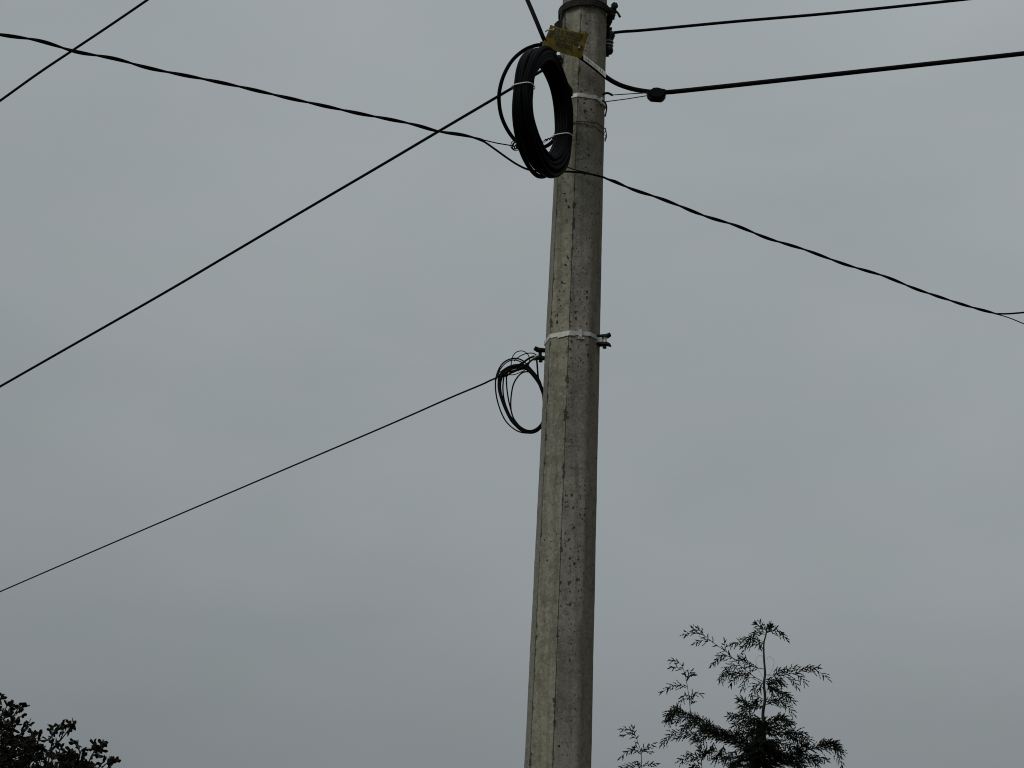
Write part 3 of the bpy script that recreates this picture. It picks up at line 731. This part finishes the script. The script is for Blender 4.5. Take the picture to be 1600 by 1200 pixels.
# ------------------------------------------------------------------ conifer
TD = 15.0; TK = 15.4 / FPX      # metres per photograph pixel at the tree
def conifer():
    def T(X, Y, dd=0): return P(960 + X / 4.21, 950 + Y / 4.21, TD + dd)
    stem_x = T(985, 1053).x
    root = thing('cypress_tree', Vector((stem_x, TD, 0)), 'dark feathery cypress tree top at the lower right with thin upright leaders', 'tree')
    rr = random.Random(21)
    fol = MB(); wood = MB()
    U = TK / 4.21                                       # one traced unit in metres
    def twig(p, d, L_, r):
        """one scale-leaf twig: tapering, slightly drooping"""
        d = d.normalized(); q = p + d * L_ * .5 + Vector((0, 0, -.02 * L_)); e = p + d * L_ + Vector((0, 0, -.10 * L_))
        u = d.orthogonal().normalized(); w_ = d.cross(u); v = []
        for c_, k in ((p, .75), (q, 1.0)):
            for a in range(3): v.append(c_ + (u * math.cos(a * 2.094) + w_ * math.sin(a * 2.094)) * r * k)
        v.append(e)
        fol.add(v, [(0, 1, 4, 3), (1, 2, 5, 4), (2, 0, 3, 5), (3, 4, 6), (4, 5, 6), (5, 3, 6)])
    def spray(p, d, nrm, L_, lvl=0, dens=1.0):
        """flat fern-like spray along d, in the plane whose normal is nrm"""
        d = d.normalized(); side = d.cross(nrm)
        side = side.normalized() if side.length > 1e-4 else d.orthogonal().normalized()
        n = max(3, int(L_ / (15 * U) * dens * rr.uniform(.75, 1.25))); r = 2.3 * U; pts = []
        for i in range(n + 1):
            t = i / n; pts.append(p + d * L_ * t + Vector((0, 0, -.11 * L_ * t * t)))
        for i in range(n):
            t = i / n; q = pts[i]; s = 1 if rr.random() < .5 else -1
            tl = (L_ * .45 * (1 - t * .55)) * rr.uniform(.7, 1.2)
            tl = min(tl, 42 * U)
            ang = R(rr.uniform(12, 36)); dd = d * math.cos(ang) + side * s * math.sin(ang) + nrm * rr.uniform(-.25, .25) + Vector((0, 0, -.12))
            if lvl == 0 and tl > 24 * U: spray(q, dd, nrm, tl, 1, dens)
            elif rr.random() < .88: twig(q, dd, max(13 * U, min(tl, 32 * U)) * rr.uniform(.7, 1.5), rr.uniform(3.2, 5.4) * U)
        fol.tube(pts, [r * (1.15 - .8 * i / n) for i in range(n + 1)], 4)
        twig(pts[-1], pts[-1] - pts[-2], 20 * U, 3.2 * U)
    def limb(pl, r0, r1, dens=1.0, spl=60, start=.18, depth=None, both=True):
        dz = depth if depth is not None else rr.uniform(-.5, .5)
        tot = sum(math.dist(pl[i], pl[i + 1]) for i in range(len(pl) - 1)); acc = 0; P3 = []
        for i, (x, y) in enumerate(pl):
            if i: acc += math.dist(pl[i - 1], pl[i])
            P3.append(T(x, y, dz * acc * U * 1.4))
        pts = smooth_path(P3, 7); n = len(pts)
        wood.tube(pts, [r0 + (r1 - r0) * i / (n - 1) for i in range(n)], 5)
        L_ = tot * U; ns = max(2, int(tot / 26 * dens)); 
        for k in range(ns):
            t = start + (1 - start) * (k + rr.random() * .6) / ns; i = min(n - 2, int(t * (n - 1))); d = (pts[i + 1] - pts[i]).normalized()
            nr = Vector((rr.uniform(-.35, .35), -1, rr.uniform(-.5, .5))).normalized()
            s = (1 if k % 2 else -1) if both else 1; side = d.cross(nr).normalized() * s
            ang = R(rr.uniform(25, 50)); dd = d * math.cos(ang) + side * math.sin(ang) + Vector((0, rr.uniform(-.4, .4), 0))
            spray(pts[i], dd, nr, spl * U * (1.1 - .45 * t) * rr.uniform(.6, 1.15), 1 if spl < 45 else 0)
        spray(pts[-1], pts[-1] - pts[-3], Vector((0, -1, .2)).normalized(), spl * U * .45, 1)
    # trunk: continues to the ground
    top = [T(1003, 130), T(996, 180), T(983, 235), T(984, 330), T(991, 430), T(984, 500), T(991, 600), T(977, 700), T(986, 850), T(982, 960), T(986, 1053)]
    low = [Vector((stem_x, TD, z)) for z in (3.2, 2.2, 1.2, .4, -.05)]
    tp = smooth_path(top + low, 6); nT = len(tp); tr = MB()
    zt0 = tp[0].z; rads = [4.0 * U + 6.5 * U * min(1, (zt0 - q.z) / (600 * U)) + .055 * max(0, (zt0 - q.z) - 600 * U) / zt0 for q in tp]
    tr.tube(tp, rads, 8); 
    LB = [  # traced limbs: polyline, density, spray length, start
        ([(985, 487), (940, 465), (890, 430), (820, 372), (740, 292), (660, 236), (600, 190), (545, 160), (500, 165), (462, 172)], .55, 44, .15, .3),
        ([(740, 292), (727, 255), (722, 215)], .9, 26, .2, .1), ([(625, 205), (580, 212), (530, 230)], .9, 34, .1, .2),
        ([(790, 335), (730, 312), (690, 330), (640, 375)], 1.3, 36, .1, -.3), ([(830, 378), (760, 385), (725, 430), (700, 472)], 1.5, 40, .1, .3),
        ([(860, 425), (805, 450), (765, 498)], 1.1, 34, .1, -.2), ([(600, 190), (570, 155), (550, 135)], .8, 28, .2, .1), ([(540, 160), (520, 140), (512, 130)], .8, 20, .2, 0),
        ([(880, 435), (862, 480), (838, 530)], 1.1, 34, .1, .3), ([(835, 372), (815, 330), (838, 290)], .8, 22, .2, .3), ([(985, 402), (920, 388), (870, 360), (850, 335)], 1.7, 40, .2, -.3),
        ([(900, 440), (860, 440), (800, 425), (760, 440)], 2.0, 40, .1, .4),
        ([(1000, 440), (1060, 442), (1130, 438), (1200, 425), (1270, 403), (1330, 410), (1405, 465)], .9, 44, .1, -.2),
        ([(1130, 452), (1170, 475), (1205, 522)], .9, 32, .1, .1), ([(1190, 430), (1225, 455), (1257, 490)], 1.0, 36, .1, .3), ([(1130, 435), (1160, 400), (1203, 388)], .9, 32, .1, -.2), ([(1045, 442), (1080, 415), (1120, 405)], 1.6, 34, .1, .3), ([(1220, 415), (1270, 392), (1340, 393)], .9, 30, .2, .1),
        ([(984, 232), (930, 222), (870, 232), (820, 228), (772, 240)], 1.2, 40, .1, .2), ([(984, 222), (920, 205), (850, 205)], 1.2, 34, .2, -.2), ([(984, 225), (955, 240), (960, 260)], 1.5, 26, .1, 0), ([(900, 228), (870, 245), (845, 258)], 1.0, 28, .1, 0),
        ([(995, 165), (1050, 150), (1090, 165), (1132, 207)], .9, 36, .1, -.2), ([(1040, 150), (1075, 143), (1095, 160)], .9, 28, .1, .1), ([(988, 175), (960, 165), (925, 160), (902, 185)], 1.6, 34, .1, .3), ([(988, 165), (962, 130), (962, 95)], 1.5, 36, .1, .1), ([(998, 140), (945, 115), (930, 105)], 1.2, 24, .1, .1), ([(996, 150), (1005, 128), (1022, 115)], 3.0, 34, .1, .2), ([(992, 170), (1020, 140), (1030, 122)], 2.0, 30, .1, -.2),
        ([(990, 490), (1050, 530), (1110, 560), (1172, 612)], 1.7, 46, .1, .3), ([(990, 470), (1060, 480), (1110, 505)], 2.0, 44, .1, -.3), ([(990, 480), (1040, 500), (1090, 470)], 1.8, 40, .1, .2), ([(985, 490), (925, 510), (900, 578)], 1.3, 40, .1, -.2), ([(950, 490), (960, 520), (950, 545)], 1.0, 30, .2, .1), ([(1000, 500), (1050, 545), (1140, 575)], 2.0, 40, .1, -.4),
        ([(985, 605), (930, 620), (880, 640), (850, 610), (820, 600)], 1.9, 44, .1, .3), ([(990, 640), (1050, 615), (1110, 620), (1175, 692)], 1.5, 46, .1, -.2), ([(988, 620), (1050, 600), (1100, 598)], 1.5, 40, .1, .3), ([(984, 640), (900, 660), (840, 690)], 1.7, 46, .1, -.3), ([(984, 600), (945, 590), (930, 610)], 1.8, 34, .1, .1), ([(984, 650), (890, 640), (830, 650)], 1.8, 42, .1, .2),
        ([(984, 725), (900, 728), (830, 715), (758, 712)], 2.1, 54, .1, .2), ([(988, 745), (1060, 730), (1110, 730), (1160, 755)], 1.9, 50, .1, -.3), ([(984, 740), (890, 760), (790, 778)], 2.2, 50, .1, .3), ([(986, 760), (1060, 750), (1100, 710)], 2.0, 44, .1, .2), ([(986, 790), (1070, 790), (1160, 770)], 2.0, 44, .1, -.2),
        ([(986, 830), (1080, 830), (1180, 830), (1275, 868)], 1.6, 54, .1, -.2), ([(1100, 830), (1180, 850), (1240, 900)], 1.8, 46, .1, .3), ([(1140, 830), (1200, 810), (1250, 825)], 1.2, 40, .1, .1), ([(984, 830), (880, 820), (800, 830)], 2.4, 56, .1, .2),
        ([(986, 870), (1080, 890), (1170, 920), (1230, 960)], 2.2, 56, .1, .2),
        # long low left limb
        ([(980, 990), (880, 930), (800, 880), (700, 830), (620, 780), (520, 725), (440, 690), (385, 692), (350, 740)], 1.9, 60, .05, .25),
        ([(930, 960), (840, 880), (740, 840), (640, 820), (560, 790)], 2.6, 70, .05, -.2), ([(700, 835), (640, 800), (560, 735), (500, 720)], 2.6, 56, .05, .3),
        ([(660, 850), (560, 838), (470, 825), (380, 825), (318, 890)], 1.0, 48, .1, .1), ([(560, 835), (470, 840), (400, 860)], 1.0, 40, .1, .2), ([(470, 700), (420, 665), (375, 680), (355, 700)], 1.8, 44, .1, .2), ([(480, 720), (430, 725), (400, 745)], 1.6, 40, .1, -.2), ([(560, 760), (500, 770), (450, 790)], 1.8, 42, .1, .2), ([(480, 690), (430, 670), (410, 655)], 1.6, 36, .1, 0),
        # second leader
        ([(520, 760), (505, 715), (492, 600), (482, 530), (465, 440), (440, 375), (405, 348), (375, 345)], .35, 24, .45, .1),
        ([(470, 525), (425, 508), (370, 515), (318, 552)], .9, 32, .15, .1), ([(483, 480), (485, 445), (505, 415)], 1.0, 28, .1, 0), ([(485, 470), (500, 445), (520, 440)], .9, 24, .1, 0), ([(445, 410), (410, 390), (375, 392)], .9, 28, .1, 0), ([(497, 610), (515, 570), (565, 562)], 1.1, 34, .1, 0), ([(492, 600), (460, 575), (440, 620)], 1.1, 34, .1, 0), ([(500, 640), (515, 620), (520, 590)], .9, 26, .1, 0),
        # upright twig under the left limb
        ([(576, 1060), (570, 990), (550, 900), (540, 840)], .4, 30, .1, .1), ([(572, 1000), (500, 985), (430, 1005)], 1.3, 42, .1, .1), ([(575, 990), (600, 950), (640, 930)], 1.6, 44, .1, .1), ([(560, 985), (520, 960), (490, 965)], 1.3, 36, .1, 0), ([(575, 1010), (580, 960), (560, 930)], 1.7, 40, .1, 0), ([(576, 1060), (540, 1040), (510, 1045)], 1.6, 40, .1, 0),
        # hanging sprays beneath the left limb
        ([(650, 880), (640, 930), (600, 960)], 1.6, 40, .1, .1), ([(720, 900), (700, 960), (660, 1000)], 2.0, 50, .1, .2), ([(800, 930), (760, 980), (720, 1000)], 2.2, 50, .1, -.2), ([(860, 950), (810, 1000), (780, 1050)], 2.0, 50, .1, .2), ([(600, 850), (570, 880), (530, 870)], 1.6, 40, .1, 0),
        # low right limb
        ([(990, 1040), (1080, 990), (1180, 965), (1270, 935), (1350, 905), (1420, 885), (1450, 900), (1495, 948)], 1.6, 48, .1, .2), ([(1300, 925), (1380, 930), (1440, 925), (1470, 970), (1500, 1040)], 1.0, 38, .1, .2), ([(1320, 950), (1335, 1000), (1345, 1053)], .8, 30, .1, 0), ([(1330, 910), (1390, 890), (1465, 892)], 2.2, 40, .1, .1), ([(1200, 960), (1230, 910), (1260, 900)], 2.2, 44, .1, .1), ([(1150, 975), (1250, 990), (1330, 1010)], 1.8, 48, .1, -.2), ([(1240, 960), (1290, 980), (1350, 980), (1395, 1000)], 1.4, 40, .1, .2),
        ([(1100, 1000), (1180, 1010), (1260, 1050)], 2.4, 56, .1, .3), ([(986, 960), (1060, 960), (1130, 980)], 2.4, 60, .1, -.2),
        # leftmost shoot
        ([(182, 1080), (178, 1000), (175, 950), (150, 870), (130, 820), (118, 785)], .4, 24, .35, .1), ([(135, 835), (95, 800), (50, 795)], .8, 28, .1, 0), ([(145, 860), (100, 832), (55, 835)], .6, 24, .1, 0), ([(172, 945), (130, 932), (90, 940), (42, 978)], .8, 30, .1, 0), ([(160, 930), (135, 905), (120, 935)], .9, 24, .1, 0), ([(180, 955), (205, 920), (255, 892)], .9, 30, .1, 0), ([(185, 945), (235, 945)], .7, 24, .1, 0), ([(183, 1045), (225, 1030), (272, 1022)], .8, 30, .1, 0), ([(180, 1040), (110, 1040), (45, 1053)], 1.1, 36, .1, 0), ([(176, 1020), (145, 1005), (160, 1020)], .8, 24, .1, 0)]
    for pl, dens, spl, st, dz in LB:
        if pl[0][1] > 720 and pl[0][0] > 430 and dens > 1.4: dens *= 1.25
        limb(pl, 2.6 * U if len(pl) > 3 else 1.7 * U, 1.2 * U, dens * 1.75, spl * 1.05, st, dz)
    # fine bare curls beside the stem
    for cx, cy, s in ((985, 340, -1), (995, 350, 1)):
        wood.tube(smooth_path([T(cx, cy + 130), T(cx + s * 40, cy + 60), T(cx + s * 55, cy), T(cx + s * 25, cy - 30), T(cx + s * 2, cy - 10)]), .9 * U, 4)
    # full-depth filler round the stem and down to the skirt
    def fill(Y0, Y1, n, rad0, rad1, spl):
        for k in range(n):
            t = rr.random(); Y = Y0 + (Y1 - Y0) * t; rad = (rad0 + (rad1 - rad0) * t) * U; a = rr.uniform(0, 2 * math.pi)
            c = T(985, Y); d = Vector((math.cos(a), math.sin(a), rr.uniform(-.15, .35))).normalized()
            L_ = rad * rr.uniform(.3, 1.0) ** 1.3 * rr.choice((.7, 1, 1.25)); q = [c, c + d * L_ * .5 + Vector((0, 0, .02)), c + d * L_ - Vector((0, 0, .06 * L_))]
            qq = smooth_path(q, 5); wood.tube(qq, [1.6 * U] * len(qq), 4)
            for j in range(3, len(qq)):
                for s in (-1, 1):
                    dd = (qq[j] - qq[j - 1]).normalized(); nr = Vector((rr.uniform(-.6, .6), rr.uniform(-.6, .6), 1)).normalized()
                    spray(qq[j], dd + dd.cross(nr).normalized() * s * .8, nr, spl * U * rr.uniform(.6, 1.1), 1)
    fill(760, 1080, 38, 70, 230, 50)
    fill(900, 1120, 45, 130, 320, 56)
    # the rest of the crown, out of the picture
    zt = T(985, 1120).z
    for k in range(260):
        t = rr.random() ** .8; z = zt + (.45 - zt) * t; rad = .35 + 1.0 * t; a = rr.uniform(0, 6.283)
        c = Vector((stem_x, TD, z)); d = Vector((math.cos(a), math.sin(a), .1)); L_ = rad * rr.uniform(.6, 1.)
        q = smooth_path([c, c + d * L_ * .6 + Vector((0, 0, .04)), c + d * L_ - Vector((0, 0, .08 * L_))], 4); wood.tube(q, .006, 4)
        for j in range(2, len(q)):
            for s in (-1, 1):
                dd = (q[j] - q[j - 1]).normalized(); spray(q[j], dd + dd.cross(Vector((0, 0, 1))) * s * .8, Vector((rr.uniform(-.5, .5), rr.uniform(-.5, .5), 1)).normalized(), 130 * U, 1, .55)
    # the side shoots rise from the lower crown
    for (X, Y, z) in ((182, 1080, 2.6), (576, 1060, 2.9)):
        wood.tube(smooth_path([T(X, Y), (T(X, Y) + Vector((stem_x, TD, z))) / 2 + Vector((-.12, 0, -.05)), Vector((stem_x, TD, z))], 6), .007, 5)
    tr.build('trunk', M_BARK, root, True); wood.build('branches', M_BARK, root); fol.build('crown', M_NEEDLE, root)
conifer()

# ------------------------------------------------------------------ broadleaf tree, lower left
def broadleaf():
    D = 13.0; U = 13.25 / FPX
    rr = random.Random(77)
    base = P(-190, 1200, D); base.z = 0
    root = thing('leafy_tree', base, 'dense small-leaved dark tree filling the lower left corner', 'tree')
    leaf = MB(); wood = MB(); tr = MB()
    def lf(p, d, L_, w_):
        d = d.normalized(); s = d.cross(Vector((rr.uniform(-1, 1), rr.uniform(-1, 1), rr.uniform(-1, 1)))); s = s.normalized() if s.length > .01 else d.orthogonal(); nn = d.cross(s)
        c = nn * L_ * .10
        v = [p, p + d * L_ * .35 + s * w_ * .42 + c, p + d * L_ * .72 + s * w_ * .5 + c, p + d * L_, p + d * L_ * .72 - s * w_ * .5 + c, p + d * L_ * .35 - s * w_ * .42 + c, p + d * L_ * .5]
        leaf.add(v, [(0, 1, 6), (1, 2, 6), (2, 3, 6), (3, 4, 6), (4, 5, 6), (5, 0, 6)])
    def cluster(p, d, n, L_=10.2, spread=.95):
        for k in range(n):
            q = Vector((rr.uniform(-1, 1), rr.uniform(-1, 1), rr.uniform(-1, 1))) * spread + d
            lf(p + q.normalized() * U * rr.uniform(0, 1.5) - d * rr.uniform(0, 9) * U, q, L_ * U * rr.uniform(.7, 1.15), L_ * U * rr.uniform(.42, .62))
    def tw(pl, r=1.0, nl=7, dd=0, mid=.5):
        pts = smooth_path([P(x / 8, 1060 + y / 8, D + dd + .02 * i) for i, (x, y) in enumerate(pl)], 5)
        wood.tube(pts, [U * r * (1.1 - .6 * i / (len(pts) - 1)) for i in range(len(pts))], 5)
        d = (pts[-1] - pts[-3]).normalized(); cluster(pts[-1], d, nl)
        for i in range(2, len(pts) - 1, 3):
            if rr.random() < mid: cluster(pts[i], (pts[i + 1] - pts[i]).normalized() + Vector((rr.uniform(-1, 1), rr.uniform(-1, 1), rr.uniform(-.3, .8))), 3)
    traced = [([(-100, 500), (0, 300), (15, 215)], 6), ([(0, 500), (60, 400), (100, 310)], 8), ([(40, 520), (110, 400), (170, 335)], 8), ([(100, 600), (200, 420), (255, 330)], 6), ([(200, 440), (270, 380), (310, 345)], 4),
              ([(120, 620), (200, 520), (290, 460)], 7), ([(150, 650), (190, 600), (230, 530)], 4), ([(200, 800), (270, 680), (300, 600)], 6), ([(280, 660), (330, 610), (352, 545)], 3), ([(260, 700), (330, 640), (360, 600)], 3),
              ([(300, 850), (380, 740), (410, 660)], 8), ([(350, 850), (430, 740), (490, 680)], 6), ([(380, 860), (450, 790), (500, 770)], 5), ([(450, 1000), (480, 900), (510, 860)], 7),
              ([(590, 1150), (620, 950), (650, 800), (650, 700), (655, 610)], 9), ([(650, 720), (690, 650), (720, 640)], 7), ([(640, 880), (720, 820), (780, 700), (790, 600)], 8), ([(780, 700), (790, 640), (780, 590)], 7),
              ([(640, 890), (750, 780), (830, 680), (890, 610)], 8), ([(840, 670), (900, 600), (940, 590)], 6), ([(870, 640), (890, 590), (880, 560)], 5), ([(630, 900), (700, 840), (720, 810)], 7), ([(640, 780), (600, 770), (560, 765)], 1), ([(640, 735), (600, 720)], 1),
              ([(950, 1100), (1000, 950), (960, 850), (910, 780)], 7), ([(985, 880), (990, 850), (975, 830)], 5), ([(980, 960), (900, 930), (840, 930)], 6), ([(900, 930), (885, 900), (885, 880)], 2), ([(990, 960), (1030, 890), (1090, 880)], 7),
              ([(1080, 1150), (1130, 1000), (1180, 900), (1175, 810)], 7), ([(1180, 900), (1230, 860), (1270, 810)], 8), ([(1180, 920), (1240, 900), (1290, 885)], 7), ([(1150, 970), (1220, 940), (1255, 970)], 5), ([(1250, 850), (1290, 810), (1310, 800)], 4),
              ([(1180, 1200), (1250, 1100), (1290, 1040)], 6), ([(1200, 1200), (1300, 1090), (1380, 1030)], 8), ([(1300, 1150), (1400, 1080), (1440, 1000)], 7), ([(1380, 1090), (1430, 1040), (1460, 1010)], 4), ([(740, 1000), (745, 920), (745, 880)], 5), ([(790, 1080), (790, 1000), (800, 940)], 6),
              ([(1000, 1150), (1100, 1060), (1170, 1060)], 4), ([(560, 1050), (540, 950), (530, 890)], 6), ([(850, 1150), (880, 1030), (930, 960)], 9), ([(950, 1150), (1020, 1040), (1060, 960)], 8)]
    for pl, nl in traced: tw(pl, 1.3, nl, rr.uniform(-.12, .12))
    # bulk of the crown: leaf clumps on twigs, filling an uneven ellipsoid, lighter at its rim
    def inside(x, y):
        """traced silhouette of the dense part, photograph coordinates"""
        edge = [(-40, 1060), (0, 1100), (22, 1116), (20, 1140), (26, 1152), (44, 1150), (60, 1166), (76, 1178), (96, 1180), (112, 1182), (130, 1186), (144, 1190), (152, 1205), (175, 1215), (190, 1260)]
        for (x0, y0), (x1, y1) in zip(edge, edge[1:]):
            if x0 <= x <= x1: return y > y0 + (y1 - y0) * (x - x0) / (x1 - x0)
        return x < -40
    c0 = P(-190, 1560, D); RX, RZ = 1.62, 2.25
    cnt = 0
    while cnt < 2000:
        # denser sampling near the part in view
        if cnt < 950: x, y = rr.uniform(-60, 175), rr.uniform(1095, 1290); dd = rr.uniform(-.5, .5)
        else:
            q = Vector((rr.gauss(0, 1), rr.gauss(0, 1), rr.gauss(0, 1))).normalized() * rr.uniform(.45, 1) ** .5; p = c0 + Vector((q.x * RX, q.y * 1.5, q.z * RZ))
            v = p - CAM; x = 800 + FPX * v.x / v.dot(FW); y = 600 - FPX * v.dot(UP) / v.dot(FW); dd = None
        if y < 1290 and not inside(x, y): continue
        if dd is not None:
            p = P(x, y, D + dd)
            if noise.noise(p * 11) < -.2: continue
        cnt += 1
        up = Vector((rr.uniform(-1, 1) + .3, rr.uniform(-1, 1), rr.uniform(-.2, 1.2))).normalized()
        q = smooth_path([p - up * U * rr.uniform(14, 26), p - up * U * 7 + Vector((rr.uniform(-1, 1), 0, rr.uniform(-1, 1))) * U * 2, p], 3); wood.tube(q, U * .8, 4)
        cluster(p, up, rr.randint(5, 8) if dd is not None else 9, 9.2 if dd is not None else 11)
    # trunk and limbs
    tr.tube(smooth_path([base, base + Vector((.05, .02, .9)), base + Vector((-.04, 0, 1.8)), base + Vector((.02, 0, 2.6))], 6), [.11 - .003 * i for i in range(19)], 10)
    for k in range(16):
        a = k * 2.4; s = base + Vector((0, 0, 1.3 + .08 * k)); e = c0 + Vector((math.cos(a) * RX * .5, math.sin(a) * .8, RZ * rr.uniform(-.5, .25)))
        wood.tube(smooth_path([s, s.lerp(e, .5) + Vector((rr.uniform(-.1, .1), rr.uniform(-.1, .1), -.08)), e], 7), [.035 - .0018 * i for i in range(15)], 6)
    for (px, py) in ((70, 1235), (120, 1245), (150, 1255), (30, 1215), (100, 1265)):
        e = P(px, py, D); s = base + Vector((0, 0, 1.9))
        wood.tube(smooth_path([s, s.lerp(e, .5) + Vector((.05, 0, -.05)), e], 7), [.02 - .001 * i for i in range(15)], 6)
    tr.build('trunk', M_BARK, root, True); wood.build('branches', M_BARK, root); leaf.build('crown', M_LEAF, root)
broadleaf()
